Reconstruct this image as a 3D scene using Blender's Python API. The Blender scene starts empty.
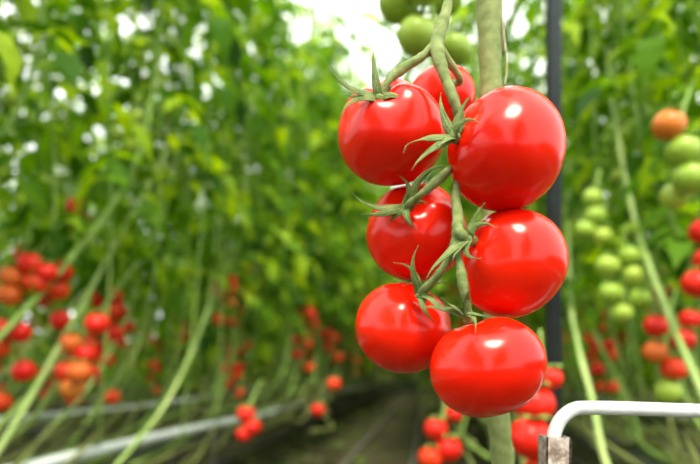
import bpy, math, random
from mathutils import Vector, Matrix
random.seed(7)
scene = bpy.context.scene
H = 0.65           # camera height above the greenhouse floor (m)
F = 560.0          # focal length in image units (28.8 mm lens)

# ---------------------------------------------------------------- camera
cd = bpy.data.cameras.new("camera"); cam = bpy.data.objects.new("camera", cd)
scene.collection.objects.link(cam); scene.camera = cam
cam.location = (0, 0, H); cam.rotation_euler = (math.radians(90), 0, 0)
cd.lens = 28.8; cd.sensor_width = 36; cd.shift_y = 0.197
cd.clip_start = 0.01
cd.dof.use_dof = True; cd.dof.focus_distance = 0.322; cd.dof.aperture_fstop = 4.4

def S(a, b, d):
    """surveyed 3-D point: bearing (a,b) measured from the photo + real distance d in metres"""
    return Vector(((a-350)/F*d, d, H+(370-b)/F*d))

# ---------------------------------------------------------------- materials
def newmat(name):
    m = bpy.data.materials.new(name); m.use_nodes = True
    nt = m.node_tree; nt.nodes.clear()
    return m, nt, nt.nodes, nt.links
def ramp(N, stops):
    r = N.new("ShaderNodeValToRGB"); e = r.color_ramp.elements
    while len(e) < len(stops): e.new(0.5)
    for i, (p, c) in enumerate(stops):
        e[i].position = p; e[i].color = (*c, 1)
    return r
def simple(name, stops, scale=20, rough=0.5, spec=0.5, metal=0, sss=0, bump=0.0, coat=0, bscale=None, island=False):
    m, nt, N, L = newmat(name)
    o = N.new("ShaderNodeOutputMaterial"); b = N.new("ShaderNodeBsdfPrincipled")
    tc = N.new("ShaderNodeTexCoord"); n = N.new("ShaderNodeTexNoise")
    n.inputs["Scale"].default_value = scale; n.inputs["Detail"].default_value = 4
    L.new(tc.outputs["Object"], n.inputs["Vector"])
    r = ramp(N, stops)
    if island:
        g = N.new("ShaderNodeNewGeometry"); L.new(g.outputs["Random Per Island"], r.inputs[0])
    else:
        L.new(n.outputs[0], r.inputs[0])
    L.new(r.outputs[0], b.inputs["Base Color"])
    b.inputs["Roughness"].default_value = rough; b.inputs["Metallic"].default_value = metal
    b.inputs["Specular IOR Level"].default_value = spec
    b.inputs["Coat Weight"].default_value = coat; b.inputs["Coat Roughness"].default_value = 0.08
    if sss:
        b.inputs["Subsurface Weight"].default_value = sss
        b.inputs["Subsurface Radius"].default_value = (1.0, 0.15, 0.05)
        b.inputs["Subsurface Scale"].default_value = 0.008
    if bump:
        n2 = N.new("ShaderNodeTexNoise"); n2.inputs["Scale"].default_value = bscale or scale*8
        L.new(tc.outputs["Object"], n2.inputs["Vector"])
        bp = N.new("ShaderNodeBump"); bp.inputs["Strength"].default_value = bump; bp.inputs["Distance"].default_value = 0.002
        L.new(n2.outputs[0], bp.inputs["Height"]); L.new(bp.outputs[0], b.inputs["Normal"])
    L.new(b.outputs[0], o.inputs[0])
    return m
def leafmat(name, stops):
    m, nt, N, L = newmat(name)
    o = N.new("ShaderNodeOutputMaterial"); g = N.new("ShaderNodeNewGeometry")
    r = ramp(N, stops); L.new(g.outputs["Random Per Island"], r.inputs[0])
    d = N.new("ShaderNodeBsdfPrincipled"); d.inputs["Roughness"].default_value = 0.5
    d.inputs["Specular IOR Level"].default_value = 0.12
    t = N.new("ShaderNodeBsdfTranslucent")
    hs = N.new("ShaderNodeHueSaturation"); hs.inputs["Hue"].default_value = 0.485; hs.inputs["Saturation"].default_value = 1.15; hs.inputs["Value"].default_value = 1.65
    mx = N.new("ShaderNodeMixShader"); mx.inputs[0].default_value = 0.5
    L.new(r.outputs[0], d.inputs["Base Color"]); L.new(r.outputs[0], hs.inputs["Color"]); L.new(hs.outputs[0], t.inputs[0])
    L.new(d.outputs[0], mx.inputs[1]); L.new(t.outputs[0], mx.inputs[2]); L.new(mx.outputs[0], o.inputs[0])
    return m
M_TOM = simple("ripe_tomato_skin", [(0.3, (0.72, 0.005, 0.001)), (0.7, (0.88, 0.017, 0.0015))], 22, 0.2, 0.36, sss=0.08, bump=0.16, bscale=55)
M_STEM = simple("tomato_stem_green", [(0.3, (0.15, 0.215, 0.055)), (0.7, (0.33, 0.39, 0.155))], 120, 0.65, 0.25, bump=0.6, bscale=1500)
M_SEP = simple("sepal_green", [(0.3, (0.075, 0.125, 0.025)), (0.55, (0.17, 0.22, 0.07)), (0.75, (0.27, 0.28, 0.11))], 150, 0.65, 0.25, bump=0.4, bscale=1200)
M_LEAF = leafmat("tomato_leaf", [(0.0, (0.018, 0.07, 0.005)), (0.35, (0.06, 0.165, 0.008)), (0.7, (0.135, 0.29, 0.012)), (1.0, (0.36, 0.52, 0.03))])
M_BSTEM = simple("vine_stem", [(0.3, (0.15, 0.27, 0.045)), (0.7, (0.29, 0.41, 0.10))], 6, 0.6, 0.25)
M_VINE = simple("leaning_vine_stem", [(0.3, (0.22, 0.34, 0.08)), (0.7, (0.38, 0.48, 0.17))], 6, 0.6, 0.25)
M_BRED = simple("red_tomato_skin", [(0.0, (0.60, 0.006, 0.003)), (0.8, (0.72, 0.02, 0.005)), (1.0, (0.80, 0.10, 0.01))], 20, 0.3, 0.3, island=True)
M_BORG = simple("turning_tomato_skin", [(0.0, (0.68, 0.05, 0.01)), (1.0, (0.62, 0.26, 0.03))], 20, 0.3, 0.3, island=True)
M_BGRN = simple("green_tomato_skin", [(0.0, (0.20, 0.36, 0.025)), (1.0, (0.42, 0.54, 0.07))], 20, 0.3, 0.35, island=True)
M_POST = simple("dark_post_paint", [(0.3, (0.022, 0.030, 0.034)), (0.7, (0.04, 0.05, 0.055))], 30, 0.5)
M_WHITE = simple("white_painted_metal", [(0.3, (0.60, 0.61, 0.63)), (0.7, (0.74, 0.75, 0.77))], 60, 0.3, bump=0.15, bscale=400)
M_RUST = simple("weathered_galvanised_metal", [(0.35, (0.10, 0.07, 0.05)), (0.5, (0.20, 0.16, 0.13)), (0.66, (0.36, 0.33, 0.30))], 220, 0.6, metal=0.3, bump=0.5, bscale=600)
M_PIPE = simple("white_pipe_plastic", [(0.3, (0.48, 0.54, 0.52)), (0.7, (0.74, 0.80, 0.77))], 3, 0.5, 0.3)
M_GUT = simple("grey_gutter_plastic", [(0.3, (0.07, 0.09, 0.06)), (0.7, (0.15, 0.18, 0.13))], 5, 0.7, 0.2)
M_RAIL = simple("grey_rail_metal", [(0.3, (0.09, 0.085, 0.07)), (0.7, (0.18, 0.165, 0.14))], 9, 0.6, 0.2)
M_SOIL = simple("greenhouse_soil", [(0.3, (0.016, 0.014, 0.007)), (0.47, (0.065, 0.052, 0.032)), (0.56, (0.04, 0.06, 0.014)), (0.72, (0.15, 0.12, 0.08))], 4.5, 0.95, 0.05, bump=0.8, bscale=40)
M_STRING = simple("twine", [(0.3, (0.35, 0.32, 0.20)), (0.7, (0.5, 0.46, 0.3))], 200, 0.9)
M_DRY = simple("dry_vine", [(0.3, (0.07, 0.085, 0.022)), (0.7, (0.22, 0.25, 0.08))], 8, 0.8, 0.1)
M_WALL = simple("painted_plinth", [(0.3, (0.06, 0.10, 0.04)), (0.7, (0.12, 0.17, 0.07))], 3, 0.8, 0.2)

# ---------------------------------------------------------------- mesh builder
class MB:
    def __init__(s): s.v = []; s.f = []; s.m = []; s.mats = []
    def mi(s, mat):
        if mat not in s.mats: s.mats.append(mat)
        return s.mats.index(mat)
    def add(s, vs, fs, mat):
        o = len(s.v); s.v.extend([tuple(p) for p in vs]); k = s.mi(mat)
        for f in fs: s.f.append(tuple(i+o for i in f)); s.m.append(k)
    def sweep(s, pts, rad, mat, n=8, flat=None, normal=None):
        """tapered tube; flat<1 squashes it along normal"""
        vs = []; fs = []; k = len(pts)
        up = Vector((0.13, -0.9, 0.3)) if normal is None else Vector(normal)
        for i, p in enumerate(pts):
            t = (pts[min(i+1, k-1)]-pts[max(i-1, 0)]).normalized()
            side = t.cross(up)
            if side.length < 1e-4: side = t.orthogonal()
            side.normalize(); nn = side.cross(t).normalized()
            if normal is None: up = nn
            r = rad[i] if isinstance(rad, (list, tuple)) else rad
            for j in range(n):
                a = 2*math.pi*j/n
                vs.append(p + side*(math.cos(a)*r) + nn*(math.sin(a)*r*(flat or 1)))
        for i in range(k-1):
            for j in range(n):
                fs.append((i*n+j, i*n+(j+1) % n, (i+1)*n+(j+1) % n, (i+1)*n+j))
        fs.append(tuple(range(n))[::-1]); fs.append(tuple(range((k-1)*n, k*n)))
        s.add(vs, fs, mat)
    def hairs(s, pts, rad, mat, count, rnd, ln=.0011):
        k = len(pts)
        for _ in range(count):
            i = rnd.randrange(k-1); t = rnd.random(); p = pts[i].lerp(pts[i+1], t)
            r = rad[i] if isinstance(rad, (list, tuple)) else rad
            tg = (pts[i+1]-pts[i]).normalized()
            d = Vector((rnd.gauss(0, 1), rnd.gauss(0, 1), rnd.gauss(0, 1))); d -= tg*d.dot(tg); d.normalize()
            e = d.cross(tg)*.00009; b = p+d*r*.92; L = ln*rnd.uniform(.5, 1.2)
            s.add([b-e, b+e, b+d*L+tg*rnd.uniform(-.3, .3)*L, b+tg*.00012], [(0, 1, 2), (0, 3, 2)], mat)
    def tomato(s, c, R, axis, mat, nu=64, nv=40, obl=0.92, dim=0.14, rib=0.015, sc=(1, 1, 1), nrib=5, ph=0.0):
        ax = Vector(axis).normalized(); q = ax.to_track_quat('Z', 'Y')
        vs = []; fs = []
        def pt(th, ph_):
            r = R*(1 - dim*math.exp(-(th/0.33)**2) - 0.03*math.exp(-((math.pi-th)/0.3)**2) + rib*math.cos(nrib*ph_+ph)*math.exp(-((th-0.6)/0.55)**2)
                   + rib*0.6*math.cos(2*ph_+1.3*ph)*math.sin(th) + rib*0.35*math.cos(3*ph_+1.3*ph)*math.sin(th))
            p = Vector((r*math.sin(th)*math.cos(ph_), r*math.sin(th)*math.sin(ph_), r*math.cos(th)*obl))
            p = q @ p
            return Vector(c)+Vector((p.x*sc[0], p.y*sc[1], p.z*sc[2]))
        vs.append(pt(0, 0))
        for i in range(1, nv):
            for j in range(nu): vs.append(pt(math.pi*i/nv, 2*math.pi*j/nu))
        vs.append(pt(math.pi, 0))
        for j in range(nu): fs.append((0, 1+j, 1+(j+1) % nu))
        for i in range(nv-2):
            for j in range(nu):
                a = 1+i*nu+j; b = 1+i*nu+(j+1) % nu
                fs.append((a, a+nu, b+nu, b))
        l = len(vs)-1; o = 1+(nv-2)*nu
        for j in range(nu): fs.append((o+j, l, o+(j+1) % nu))
        s.add(vs, fs, mat)
    def mesh(s, name):
        me = bpy.data.meshes.new(name); me.from_pydata(s.v, [], s.f)
        for m in s.mats: me.materials.append(m)
        me.polygons.foreach_set("material_index", s.m)
        me.polygons.foreach_set("use_smooth", [True]*len(s.f)); me.update()
        return me
    def obj(s, name, parent=None):
        o = bpy.data.objects.new(name, s.mesh(name)); scene.collection.objects.link(o)
        if parent: o.parent = parent
        return o
def empty(name, loc=(0, 0, 0), rz=0):
    e = bpy.data.objects.new(name, None); e.empty_display_size = 0.1
    scene.collection.objects.link(e); e.location = loc; e.rotation_euler = (0, 0, rz); return e
def cr(P, n=6):
    """catmull-rom resample"""
    P = [Vector(p) for p in P]; Q = [P[0]*2-P[1]]+P+[P[-1]*2-P[-2]]; out = []
    for i in range(1, len(Q)-2):
        a, b, c, d = Q[i-1:i+3]
        for k in range(n):
            t = k/n
            out.append(0.5*((2*b)+(c-a)*t+(2*a-5*b+4*c-d)*t*t+(3*b-a-3*c+d)*t**3))
    out.append(P[-1].copy()); return out
def lerpl(R, k):
    out = []
    for i in range(k):
        t = i/(k-1)*(len(R)-1); a = min(int(t), len(R)-2); out.append(R[a]+(R[a+1]-R[a])*(t-a))
    return out

# ---------------------------------------------------------------- foreground ripe cluster
cluster = empty("ripe_tomato_cluster")
def tom(name, a, b, d, rp, axis, **k):
    c = S(a, b, d); m = MB(); R = rp*d/F
    m.tomato(c, R, axis, M_TOM, **k); m.obj(name, cluster); return c, R
toms = {
 1: tom("tomato_1", 391, 134, .350, 53.5, (-.26, -.66, .68), sc=(1, 1, 1.0), rib=.038, nrib=4, ph=.8, dim=.18),
 2: tom("tomato_2", 505.5, 151.5, .325, 58, (-.85, -.35, .36), sc=(1.0, 1, 1.01), rib=.014, ph=2, obl=.98),
 3: tom("tomato_3", 416, 233, .375, 50, (-.2, -.84, .48), rib=.024, ph=1),
 4: tom("tomato_4", 511, 264, .335, 54, (-.85, -.2, .47), rib=.016, ph=4, obl=.98),
 5: tom("tomato_5", 403, 328, .365, 48, (.33, -.6, .72), rib=.018, ph=.4),
 6: tom("tomato_6", 487, 367, .325, 56.5, (-.30, -.05, .95), rib=.020, ph=3, obl=.89),
 7: tom("tomato_7", 442, 98, .405, 33, (0, 0, 1), rib=.01),
}
hr = random.Random(3)
st = MB()
def branch(P, R, mat=M_STEM, n=12, sub=8):
    pts = cr([S(*p) for p in P], sub); r = lerpl([x*.94 for x in R], len(pts))
    r = [v*(1+.07*math.sin(i*1.9)+.05*math.sin(i*.7+1)) for i, v in enumerate(r)]
    st.sweep(pts, r, mat, n=n)
    ln = sum((pts[i+1]-pts[i]).length for i in range(len(pts)-1)); st.hairs(pts, r, M_STEM, int(ln*14000), hr, .0014)
# rachis of the truss
branch([(486,-75,.415),(468,-50,.39),(452,-22,.36),(447,8,.345),(437,45,.332),(444,74,.322),(455,103,.318),(462,128,.323),(461,160,.333),(456,190,.325),(458,224,.314),(455,244,.314),(446,263,.316),(433,281,.322),(420,294,.334)],
       [.0040,.0036,.0034,.0034,.0046,.0034,.0030,.0034,.0026,.0026,.0036,.0030,.0022,.0024,.0030])
branch([(437,44,.333),(420,58,.330),(402,69,.328),(388,82,.325),(379,98,.327)], [.0040,.0026,.0026,.0034,.0024,.0022,.0034])
branch([(462,126,.322),(457,131,.312),(453,136,.309),(456,139,.315)], [.003,.0026,.0034,.003])
branch([(460,158,.332),(447,172,.326),(430,187,.325),(418,197,.328),(406,208,.343)], [.0028,.0022,.0034,.0022,.0022,.0034])
branch([(458,224,.314),(460,233,.310),(467,238,.314),(476,243,.325)], [.003,.003,.0034,.003])
branch([(455,242,.314),(460,266,.312),(464,290,.311),(467,304,.314),(468,322,.322)], [.0030,.0022,.0034,.0022,.0022,.003])
branch([(438,46,.333),(460,80,.345),(448,82,.385)], [.003,.002,.002])
st.obj("truss_stem", cluster)
sr = random.Random(21)
def calyx(idx, name, base, tips, w=.0030):
    c, R = toms[idx]; m = MB(); b = S(*base)
    for tp in tips:
        tip = S(tp[0], tp[1], tp[2]); lift = tp[3] if len(tp) > 3 else .004
        nrm = (b-c).normalized(); dv = tip-b; sd = dv.cross(nrm).normalized(); L = dv.length
        bend = sr.uniform(-.18, .18)*L; curl = sr.uniform(-.12, .18)*L
        mid = b.lerp(tip, .45)+nrm*lift+sd*bend
        tip2 = tip+nrm*curl*.5-sd*bend*.8
        pts = cr([b-nrm*.0005, b.lerp(mid, .45)+nrm*lift*.35, mid, mid.lerp(tip2, .55)+nrm*lift*.35+sd*bend*.6, tip2], 6)
        k = len(pts); rr = []
        for i in range(k):
            t = i/(k-1); rr.append(max(.00016, w*1.25*(math.sin(math.pi*min(1, t*.9+.12)**.55))**1.05*(1-t*.4)))
        tw = (nrm+Vector((0, -.5, 0))+sd*sr.uniform(-.6, .6)).normalized()
        m.sweep(pts, rr, M_SEP, n=10, flat=.15, normal=tw)
        m.sweep([p+tw*.0002 for p in pts], [x*.16 for x in rr], M_STEM, n=6)
        m.hairs(pts, [x*.8 for x in rr], M_STEM, 70, hr, .0010)
    m.tomato(b, .0030, b-c, M_STEM, nu=16, nv=10, dim=0, rib=.05)
    m.obj(name, cluster)
W = .0024
calyx(1, "calyx_1", (379,99,.324), [(323,65,.315,.001),(373,48,.322,.003),(339,118,.318,.004),(413,106,.322,.003),(397,84,.335,.002),(346,97,.33,.003)], W)
calyx(2, "calyx_2", (455,137,.307), [(402,152,.300,.003),(407,170,.297,.002),(439,92,.315,.003),(472,92,.303,.002),(484,120,.292,.004),(436,150,.295,.002)], W)
calyx(3, "calyx_3", (406,209,.341), [(350,196,.338,.002),(361,218,.343,.005),(402,175,.338,.001),(417,233,.338,.005),(449,162,.318,.003),(428,203,.34,.002),(388,225,.343,.004)], W*1.1)
calyx(4, "calyx_4", (468,239,.312), [(487,204,.308,.002),(496,224,.302,.003),(478,262,.302,.002),(428,280,.300,.003),(452,262,.303,.001)], W)
calyx(5, "calyx_5", (420,295,.333), [(415,245,.322,.001),(397,260,.330,.002),(449,282,.322,.003),(461,324,.320,.006),(428,303,.33,.004),(433,326,.328,.004),(404,285,.34,.004)], W)
calyx(6, "calyx_6", (467,316,.318), [(470,287,.303,.002),(419,306,.308,.002),(440,300,.305,.003),(491,318,.302,.003),(478,332,.297,.003)], W)

# ---------------------------------------------------------------- foliage
def leaf(m, base, az, size, rnd, mat=M_LEAF, stem=M_BSTEM, droop=None):
    d = Vector((math.cos(az), math.sin(az), 0)); up0 = rnd.uniform(.0, .5); dr = droop if droop is not None else rnd.uniform(.5, 1.3)
    P = []; K = 6
    for i in range(K+1):
        t = i/K; P.append(base+d*(size*t*(1-.18*t*dr))+Vector((0, 0, size*(up0*t-dr*.8*t*t))))
    m.sweep(P, [0.003*(1-.7*i/K) for i in range(K+1)], stem, n=4)
    side = d.cross(Vector((0, 0, 1)))
    def leaflet(o, dirv, L, W):
        dirv = dirv.normalized(); nrm = Vector((rnd.uniform(-.6, .6), rnd.uniform(-.6, .6), 1)); s_ = dirv.cross(nrm).normalized(); n_ = s_.cross(dirv).normalized()
        K2 = 6; vs = []; fs = []; fold = rnd.uniform(.05, .45); cu = rnd.uniform(.1, .6)
        for i in range(K2+1):
            t = i/K2; w = W*math.sin(math.pi*min(.97, t**.75+.03))*(1+(.28 if i % 2 else -.12))
            mid = o+dirv*(L*t)-n_*(cu*L*t*t)
            e = dirv*(L*.07*(1 if i % 2 else -1))
            vs += [mid, mid+s_*w+n_*(fold*w)-e, mid-s_*w+n_*(fold*w)-e]
        for i in range(K2):
            a = 3*i; fs += [(a, a+1, a+4, a+3), (a, a+3, a+5, a+2)]
        m.add(vs, fs, mat)
    for t in (.25, .45, .65, .85):
        i = t*K; k = int(i); o = P[k].lerp(P[min(K, k+1)], i-k); tg = (P[min(K, k+1)]-P[k]).normalized()
        for sgn in (-1, 1):
            L = size*rnd.uniform(.22, .38)*(1 if t > .3 else .7)
            leaflet(o, tg*.5+side*sgn*rnd.uniform(.7, 1)+Vector((0, 0, rnd.uniform(-.5, .25))), L, L*.26)
    leaflet(P[-1], (P[-1]-P[-2])+Vector((rnd.uniform(-.02, .02), rnd.uniform(-.02, .02), -.01)), size*.38, size*.11)

def truss(m, base, dirv, length, count, r, kind, rnd, nu=16, nv=10):
    P = cr([base, base+Vector(dirv)*.05+Vector((0, 0, .005)), base+Vector(dirv)*.08+Vector((0, 0, -.05)), base+Vector(dirv)*.09+Vector((0, 0, -length))], 5)
    m.sweep(P, .003, M_BSTEM, n=5)
    for i in range(count):
        t = .28+.72*i/max(1, count-1); p = P[min(len(P)-1, int(t*(len(P)-1)))]
        a = (i % 2)*math.pi+rnd.uniform(-.7, .7)
        rr = r*rnd.uniform(.8, 1.08)
        off = Vector((math.cos(a)*rr*1.05, math.sin(a)*rr*1.05, -rr*.5))
        mat = kind[min(len(kind)-1, int(len(kind)*i/count))]
        m.tomato(p+off, rr, (-off.x, -off.y, rr*1.5), mat, nu=nu, nv=nv)
        for k in range(5):
            b = 2*math.pi*k/5+i; top = p+off+Vector((-off.x*.5, -off.y*.5, rr*.86))
            m.sweep([top, top+Vector((math.cos(b)*rr*.5, math.sin(b)*rr*.5, rr*.12)), top+Vector((math.cos(b)*rr*.95, math.sin(b)*rr*.95, -.05*rr))], [.003, .002, .0004], M_BSTEM, n=3)

plant = empty("tomato_plant")
m = MB()
pts = cr([S(503,464,.425), S(498,400,.42), S(494,250,.415), S(491,90,.415), S(489,0,.415), S(486,-200,.415), S(488,-1200,.42)], 8)
pts[0:0] = [Vector((pts[0].x+.006, pts[0].y+.01, 0)), Vector((pts[0].x+.005, pts[0].y+.01, .25)), Vector((pts[0].x+.002, pts[0].y+.005, .45))]
k = len(pts); rad = [.0086 + .0005*math.sin(i*1.7)+.0004*math.sin(i*.6) for i in range(k)]
m.sweep(pts, rad, M_STEM, n=20); m.hairs(pts[:44], rad, M_STEM, 3000, hr, .0016)
m.obj("main_stem", plant)
m = MB(); rnd = random.Random(99); top = S(488, -1200, .42)
for i in range(12):
    leaf(m, Vector((top.x, top.y, 1.5+i*.1)), i*2.4, rnd.uniform(.22, .30), rnd)
m.obj("upper_leaves", plant)
m = MB(); m.sweep(cr([S(505,86,.40), S(507,60,.402), S(503,20,.41), S(502,-60,.412), S(497,-1200,.43)], 6), .0006, M_STRING, n=5); m.obj("support_twine", plant)

def hand_cluster(name, items, stempts, srad=.004):
    e = empty(name); mm = MB()
    mm.sweep(cr([S(*p) for p in stempts], 6), srad, M_BSTEM, n=8); mm.obj("stalk", e)
    mm = MB()
    for (a, b, d, rp, mat) in items:
        c = S(a, b, d); R = rp*d/F
        mm.tomato(c, R, (.2, -.4, .9), mat, nu=32, nv=20)
        for k in range(5):
            an = 2*math.pi*k/5; t0 = c+Vector((.12*R, -.3*R, .88*R))
            mm.sweep([t0, t0+Vector((math.cos(an)*R*.5, math.sin(an)*R*.5, R*.15)), t0+Vector((math.cos(an)*R*.95, math.sin(an)*R*.95, 0))], [.003, .0025, .0004], M_BSTEM, n=4)
    mm.obj("fruit", e)
G, O, Rd = M_BGRN, M_BORG, M_BRED
hand_cluster("unripe_tomato_cluster", [(417,36,.72,20,G),(399,3,.74,21,G),(455,50,.76,17,G),(425,-15,.7,20,G),(445,-2,.78,18,G)], [(438,-120,.75),(434,-40,.75),(432,5,.75),(436,45,.75)], .003)
hand_cluster("ripe_tomato_cluster", [(551,378,.88,12,Rd),(534,404,.88,21,Rd),(530,438,.86,22,Rd),(546,470,.88,21,Rd),(520,380,.9,16,Rd)], [(540,330,.92),(543,365,.9),(542,400,.9),(540,460,.88)], .003)
hand_cluster("ripe_tomato_cluster", [(436,429,1.2,12,Rd),(448,449,1.2,14,Rd),(454,414,1.25,9,Rd),(431,458,1.2,13,Rd)], [(446,385,1.25),(444,410,1.22),(441,440,1.2)], .003)
hand_cluster("ripening_tomato_cluster", [(669,126,1.15,16,O),(683,151,1.15,17,G),(690,178,1.15,17,G),(675,196,1.2,14,G)], [(690,90,1.2),(682,120,1.18),(684,190,1.17)], .004)
hand_cluster("ripening_tomato_cluster", [(608,266,1.45,12,G),(630,256,1.45,11,G),(611,293,1.45,12,G),(633,275,1.45,11,G),(639,298,1.45,11,G),(622,313,1.45,11,G)], [(625,225,1.45),(623,260,1.45),(625,310,1.45)], .004)
hand_cluster("ripening_tomato_cluster", [(593,198,1.5,10,G),(596,216,1.5,11,G),(585,230,1.5,10,G),(602,236,1.5,10,G)], [(600,170,1.55),(594,200,1.52),(594,240,1.5)], .004)
hand_cluster("ripening_tomato_cluster", [(656,326,1.35,12,Rd),(655,352,1.35,12,O),(683,340,1.35,12,Rd),(674,369,1.35,13,Rd),(690,320,1.35,11,Rd),(668,392,1.35,13,G)], [(676,290,1.4),(670,320,1.38),(670,385,1.35)], .004)
hand_cluster("ripe_tomato_cluster", [(697,284,1.2,15,Rd),(702,232,1.2,13,Rd),(708,260,1.2,14,Rd)], [(712,180,1.2),(706,230,1.2),(704,290,1.2)], .004)
hand_cluster("ripe_tomato_cluster", [(30,264,1.5,12,Rd),(12,277,1.5,12,O),(46,273,1.5,11,Rd),(36,283,1.5,12,Rd),(10,295,1.5,12,O),(24,256,1.55,10,Rd)], [(30,225,1.55),(28,255,1.55),(26,300,1.52)], .004)
hand_cluster("ripe_tomato_cluster", [(97,324,1.6,12,Rd),(71,343,1.6,11,O),(86,354,1.6,11,Rd),(66,372,1.6,12,Rd),(79,372,1.55,12,O),(72,388,1.6,12,O)], [(90,290,1.6),(82,325,1.6),(76,385,1.6)], .004)
hand_cluster("ripe_tomato_cluster", [(76,206,1.9,9,Rd),(80,217,1.9,9,Rd),(72,222,1.9,8,O)], [(80,180,1.92),(77,200,1.9),(77,225,1.9)], .004)
hand_cluster("ripe_tomato_cluster", [(246,414,2.2,9,Rd),(252,427,2.2,9,Rd),(244,434,2.2,8,Rd),(334,384,3.0,7,Rd),(318,410,2.8,7,Rd)], [(262,380,2.4),(250,405,2.2),(248,430,2.2)], .004)
# long leaning vines close to the camera, in the first rows on either side
def vine(P, r):
    m = MB(); pts = cr([S(*p) for p in P], 8); k = len(pts)
    m.sweep(pts, [r*(1-.45*i/k)*(1+.06*math.sin(i*1.3)) for i in range(k)], M_VINE, n=10); m.obj("leaning_tomato_vine")
vine([(-60,520,1.18),(0,448,1.32),(60,345,1.58),(112,250,1.85),(155,172,2.08),(172,120,2.4),(180,-60,2.7)], .009)
vine([(-40,400,1.5),(0,376,1.62),(60,320,1.8),(105,262,2.0),(128,210,2.3),(140,90,2.6),(142,-60,2.7)], .0065)
vine([(70,520,1.4),(118,464,1.55),(168,400,1.8),(200,330,2.2),(214,270,2.7),(222,120,3.1),(224,-60,3.2)], .0075)
vine([(0,500,1.3),(40,440,1.5),(90,385,1.75),(130,310,2.1),(150,240,2.6)], .006)
vine([(735,460,1.02),(700,388,1.14),(664,305,1.3),(636,225,1.5),(617,132,1.66),(608,60,1.9),(604,-80,2.1)], .0085)
vine([(640,530,1.0),(606,464,1.1),(592,400,1.2),(578,345,1.4),(570,290,1.7),(568,180,2.2),(568,0,2.5)], .008)

# ---------------------------------------------------------------- post & bent pipe
def box_mesh(m, c0, c1, mat, bev=.0):
    x0, y0, z0 = c0; x1, y1, z1 = c1; b = bev; prof = []
    for (cx, cy, s0) in ((x1-b, y1-b, 0), (x0+b, y1-b, 90), (x0+b, y0+b, 180), (x1-b, y0+b, 270)):
        for k in range(4):
            a = math.radians(s0+k*30); prof.append((cx+b*math.cos(a), cy+b*math.sin(a)))
    n = len(prof); vs = [Vector((x, y, z)) for z in (z0, z1) for x, y in prof]
    fs = [(i, (i+1) % n, n+(i+1) % n, n+i) for i in range(n)]+[tuple(range(n))[::-1], tuple(range(n, 2*n))]
    m.add(vs, fs, mat)
m = MB(); px = (556-350)/F; PD = 1.02
box_mesh(m, (px*PD-.012, PD, 0), (px*PD+.012, PD+.024, 3.6), M_POST, .003)
box_mesh(m, (px*PD-.04, PD-.03, 0), (px*PD+.04, PD+.05, .006), M_POST, .003)
m.obj("support_post")
e = empty("bent_metal_pipe")
m = MB(); D = .37
P = [S(553,470,D), S(553,446,D), S(555,431,D), S(562,418,D), S(574,409.5,D), S(590,408,D), S(640,409,D), S(700,411,D), S(780,413,D), S(830,414,D), S(850,418,D), S(860,430,D), S(862,470,D)]
pts = cr(P, 10); m.sweep(pts, .0046, M_WHITE, n=20); m.obj("tube", e)
for nm, a in (("socket_near", 554), ("socket_far", 862)):
    m = MB(); c = S(a, 436, D)
    z1 = c.z; w_ = .0082; t_ = .0018
    # square hollow socket down to the floor (four walls, open top)
    box_mesh(m, (c.x-w_, c.y-w_, 0), (c.x-w_+t_, c.y+w_, z1), M_RUST, .0004)
    box_mesh(m, (c.x+w_-t_, c.y-w_, 0), (c.x+w_, c.y+w_, z1), M_RUST, .0004)
    box_mesh(m, (c.x-w_, c.y-w_, 0), (c.x+w_, c.y-w_+t_, z1), M_RUST, .0004)
    box_mesh(m, (c.x-w_, c.y+w_-t_, 0), (c.x+w_, c.y+w_, z1), M_RUST, .0004)
    m.obj(nm, e)

# ---------------------------------------------------------------- background plants
A = math.atan(78/560.0)
def make_plant(seed, low=False):
    rnd = random.Random(seed); m = MB()
    w = lambda a: rnd.uniform(-a, a)
    path = cr([(w(.05), -.9, .36), (w(.05), -.35, .38), (w(.04), 0, .48+w(.05)), (w(.04), .45, .92+w(.06)), (w(.04), .78, 1.35), (w(.03), .9, 1.8), (w(.04), .93, 2.5), (w(.06), .95, 3.2)], 5)
    m.sweep(path, .008, M_BSTEM, n=6)
    # older trailing stems lying along the gutter and drooping over its edge
    for q in range(3):
        zz = rnd.uniform(.28, .44); x = w(.2)
        m.sweep(cr([(x, -1.1, zz), (x+w(.07), -.6, zz+w(.06)), (x+w(.07), -.1, zz+w(.06)), (x*.5, .4, zz+rnd.uniform(.05, .4))], 4), .0065, M_DRY, n=5)
    # thin upright side vines and twine
    for q in range(2):
        x = w(.18); y = .9+w(.2)
        m.sweep(cr([(x, y-.1, rnd.uniform(.4, .7)), (x+w(.04), y, 1.1), (x+w(.05), y+w(.05), 2), (x+w(.05), y, 3.1)], 4), .0036, M_BSTEM, n=5)
    def at(z):
        for p in path:
            if p.z >= z and p.y > -.2: return p
        return path[-1]
    m.sweep([at(1.3), Vector((0, .95, 3.5))], .001, M_STRING, n=3)
    for z, kind, cnt, pr in ((.70, [Rd], 5, .6), (.88, [Rd], 6, .7), (1.06, [Rd, Rd, O], 6, .6), (1.26, [O, G, G], 6, .35), (1.45, [G], 7, .6), (1.75, [G], 6, .6), (2.0, [G], 5, .4)):
        if rnd.random() < pr:
            a = rnd.uniform(0, 6.28)
            truss(m, at(z).copy(), (math.cos(a), math.sin(a), 0), rnd.uniform(.13, .2), cnt, .024 if z > 1.4 else .030, kind, rnd)
    n = 43; z0 = .66 if low else 1.02
    for i in range(n):
        t = i/n; z = z0+(3.15-z0)*t**1.05+w(.04); b = at(z)
        leaf(m, Vector((b.x, b.y, z)), i*2.4+w(.5), rnd.uniform(.2, .37), rnd)
    return m.mesh("tomato_plant_mesh_%d" % seed)
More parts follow.
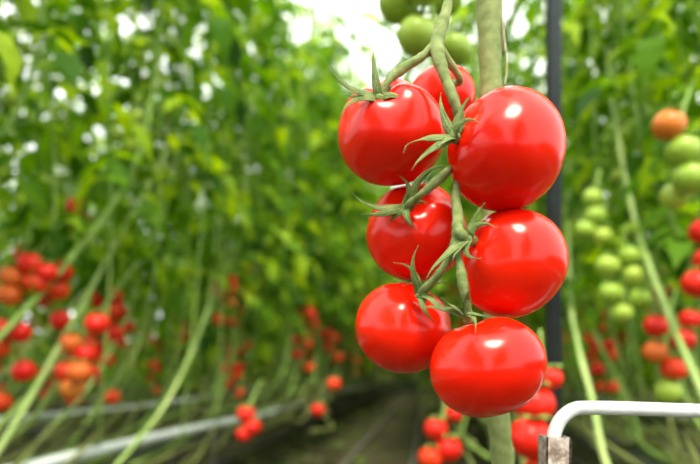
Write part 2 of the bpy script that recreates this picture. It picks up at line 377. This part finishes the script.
plants = [make_plant(s) for s in range(100, 107)]
lows = [make_plant(s, True) for s in range(200, 205)]
rr = random.Random(5)
def row(u, v0, v1, step, low_from=5.0, tall=1.0, wide=1.0, tfrom=2.5):
    loc = (u*math.cos(A), -u*math.sin(A), 0)
    e = empty("tomato_plant_row", loc, -A)
    v = v0; k = 0
    while v < v1:
        o = bpy.data.objects.new("plant_%d" % k, rr.choice(lows if v > low_from else plants)); scene.collection.objects.link(o); o.parent = e
        s = rr.uniform(.93, 1.07); f = min(1, max(0, (v-tfrom)/2.5))
        o.scale = (rr.choice((-1, 1))*s*(1+(wide-1)*f), 1, s*(1+(tall-1)*f))
        o.location = (rr.uniform(-.12, .12)*(1+(wide-1)*f), v, rr.uniform(-.05, .03)); o.rotation_euler = (0, rr.uniform(-.05, .05), rr.uniform(-.12, .12))
        v += step*rr.uniform(.8, 1.2); k += 1
    return e
for u, v0, v1, st_, lf, ta, wi in ((-1.15, -.1, 15, .28, 6, 1.32, 1.75), (-2.05, .8, 15, .36, 3.5, 1, 1), (-3.2, 1.6, 15, .42, 2.5, 1, 1), (-4.2, 2.6, 15, .48, 0, 1, 1), (-5.4, 3.5, 15, .55, 0, 1, 1),
                       (.28, 2.4, 15, .5, 6, 1.25, 1.3), (.78, .7, 15, .34, 4, 1.1, 1), (1.6, 1.2, 15, .38, 2, 1, 1), (2.7, 2.6, 15, .45, 0, 1, 1), (3.7, 4, 15, .5, 0, 1, 1),
                       (-1.15, -6, -1.2, .34, 5, 1, 1), (.85, -6, -1.9, .34, 5, 1, 1)):
    row(u, v0, v1, st_, lf, ta, wi)
for u in (-1.15, -2.05, -3.2, .78, 1.6):
    loc = (u*math.cos(A), -u*math.sin(A), 0)
    g = MB()
    prof = [(-.055, .34), (-.062, .34), (-.05, .295), (.05, .295), (.062, .34), (.055, .34), (.045, .303), (-.045, .303)]
    n = len(prof); vs = [Vector((x, y, z)) for y in (-.8, 16) for x, z in prof]
    g.add(vs, [(i, (i+1) % n, n+(i+1) % n, n+i) for i in range(n)], M_GUT)
    for k in range(5):
        y = k*3.2+2.4
        g.sweep([Vector((0, y, 0)), Vector((0, y, .295))], .009, M_RAIL, n=6)
    go = g.obj("growing_gutter"); go.location = loc; go.rotation_euler = (0, 0, -A)
    for p in go.data.polygons: p.use_smooth = False
# white irrigation pipes beside the gutters
for u, z in ((-.99, .395), (-1.88, .42), (1.38, .40)):
    g = MB(); g.sweep([Vector((.01*math.sin(y*2.1), y, z+.012*math.sin(y*1.3))) for y in [i*.6-.8 for i in range(28)]], .017, M_PIPE, n=14)
    for k in range(8):
        g.sweep([Vector((0, k*2+.5, 0)), Vector((0, k*2+.5, z))], .006, M_RAIL, n=6)
    o = g.obj("white_pipe"); o.location = (u*math.cos(A), -u*math.sin(A), 0); o.rotation_euler = (0, 0, -A)
# cross row at the far end of the house
e = empty("tomato_plant_row", (15.6*math.sin(A), 15.6*math.cos(A), 0), -A)
for k in range(44):
    for q in range(3):
        o = bpy.data.objects.new("plant_%d" % (k*3+q), rr.choice(lows)); scene.collection.objects.link(o); o.parent = e
        o.location = (-8+k*.38, q*.6, -.1*q); o.scale = (1.15, 1, 1.4)
# opaque plinth walls of the greenhouse
for nm, cx, cy, sx, sy in (("wall_far", 0, 18.5, 14, .1), ("wall_left", -9, 8, .1, 12), ("wall_right", 8, 8, .1, 12)):
    m = MB(); box_mesh(m, (-sx, -sy, 0), (sx, sy, 1.5), M_WALL, .01); o = m.obj(nm)
    o.location = (cx*math.cos(A)+cy*math.sin(A), -cx*math.sin(A)+cy*math.cos(A), 0); o.rotation_euler = (0, 0, -A)
# heating/transport rails in the aisles
for u0 in (-.32, -1.6, 1.2):
    g = MB()
    for du in (-.22, .22):
        g.sweep([Vector((du, y, .03)) for y in (-.8, 4, 9, 15)], .016, M_RAIL, n=12)
    o = g.obj("pipe_rail"); o.location = (u0*math.cos(A), -u0*math.sin(A), 0); o.rotation_euler = (0, 0, -A)
# fallen leaves and prunings on the floor under the rows
m = MB(); rnd = random.Random(44)
for i in range(600):
    u = rnd.choice((-1.1, -.9, -2, .4, .9, -.75))+rnd.gauss(0, .15); v = rnd.uniform(.6, 9)
    p = Vector((u*math.cos(A)+v*math.sin(A), -u*math.sin(A)+v*math.cos(A), .03))
    a = rnd.uniform(0, 6.28); L = rnd.uniform(.05, .12); d = Vector((math.cos(a), math.sin(a), 0)); s_ = Vector((-d.y, d.x, 0))
    vs = [p, p+d*L*.3+s_*L*.22+Vector((0, 0, .012)), p+d*L*.7+s_*L*.2, p+d*L, p+d*L*.7-s_*L*.2+Vector((0, 0, .01)), p+d*L*.3-s_*L*.22]
    m.add(vs, [(0, 1, 2, 3), (0, 3, 4, 5)], M_DRY if i % 3 else M_LEAF)
m.obj("fallen_leaves")

# ground
g = MB(); g.add([Vector((-30, -10, 0)), Vector((30, -10, 0)), Vector((30, 40, 0)), Vector((-30, 40, 0))], [(0, 1, 2, 3)], M_SOIL); g.obj("floor")

# ---------------------------------------------------------------- light
w = bpy.data.worlds.new("world"); scene.world = w; w.use_nodes = True
N = w.node_tree.nodes; L = w.node_tree.links; N.clear()
o = N.new("ShaderNodeOutputWorld"); b = N.new("ShaderNodeBackground"); tc = N.new("ShaderNodeTexCoord"); sp = N.new("ShaderNodeSeparateXYZ")
r = ramp(N, [(0.0, (.75, .80, .80)), (1.0, (1, .99, .92))])
L.new(tc.outputs["Generated"], sp.inputs[0]); L.new(sp.outputs["Z"], r.inputs[0]); L.new(r.outputs[0], b.inputs[0]); b.inputs[1].default_value = 3.2
L.new(b.outputs[0], o.inputs[0])
sd = bpy.data.lights.new("sun", 'SUN'); so = bpy.data.objects.new("sun", sd); scene.collection.objects.link(so)
sd.energy = 5.2; sd.angle = math.radians(18); sd.color = (1, .93, .76)
so.rotation_euler = Vector((.05, -.5, .86)).to_track_quat('Z', 'Y').to_euler(); so.location = (0, -1, 4)
scene.view_settings.view_transform = 'Standard'
scene.view_settings.look = 'None'
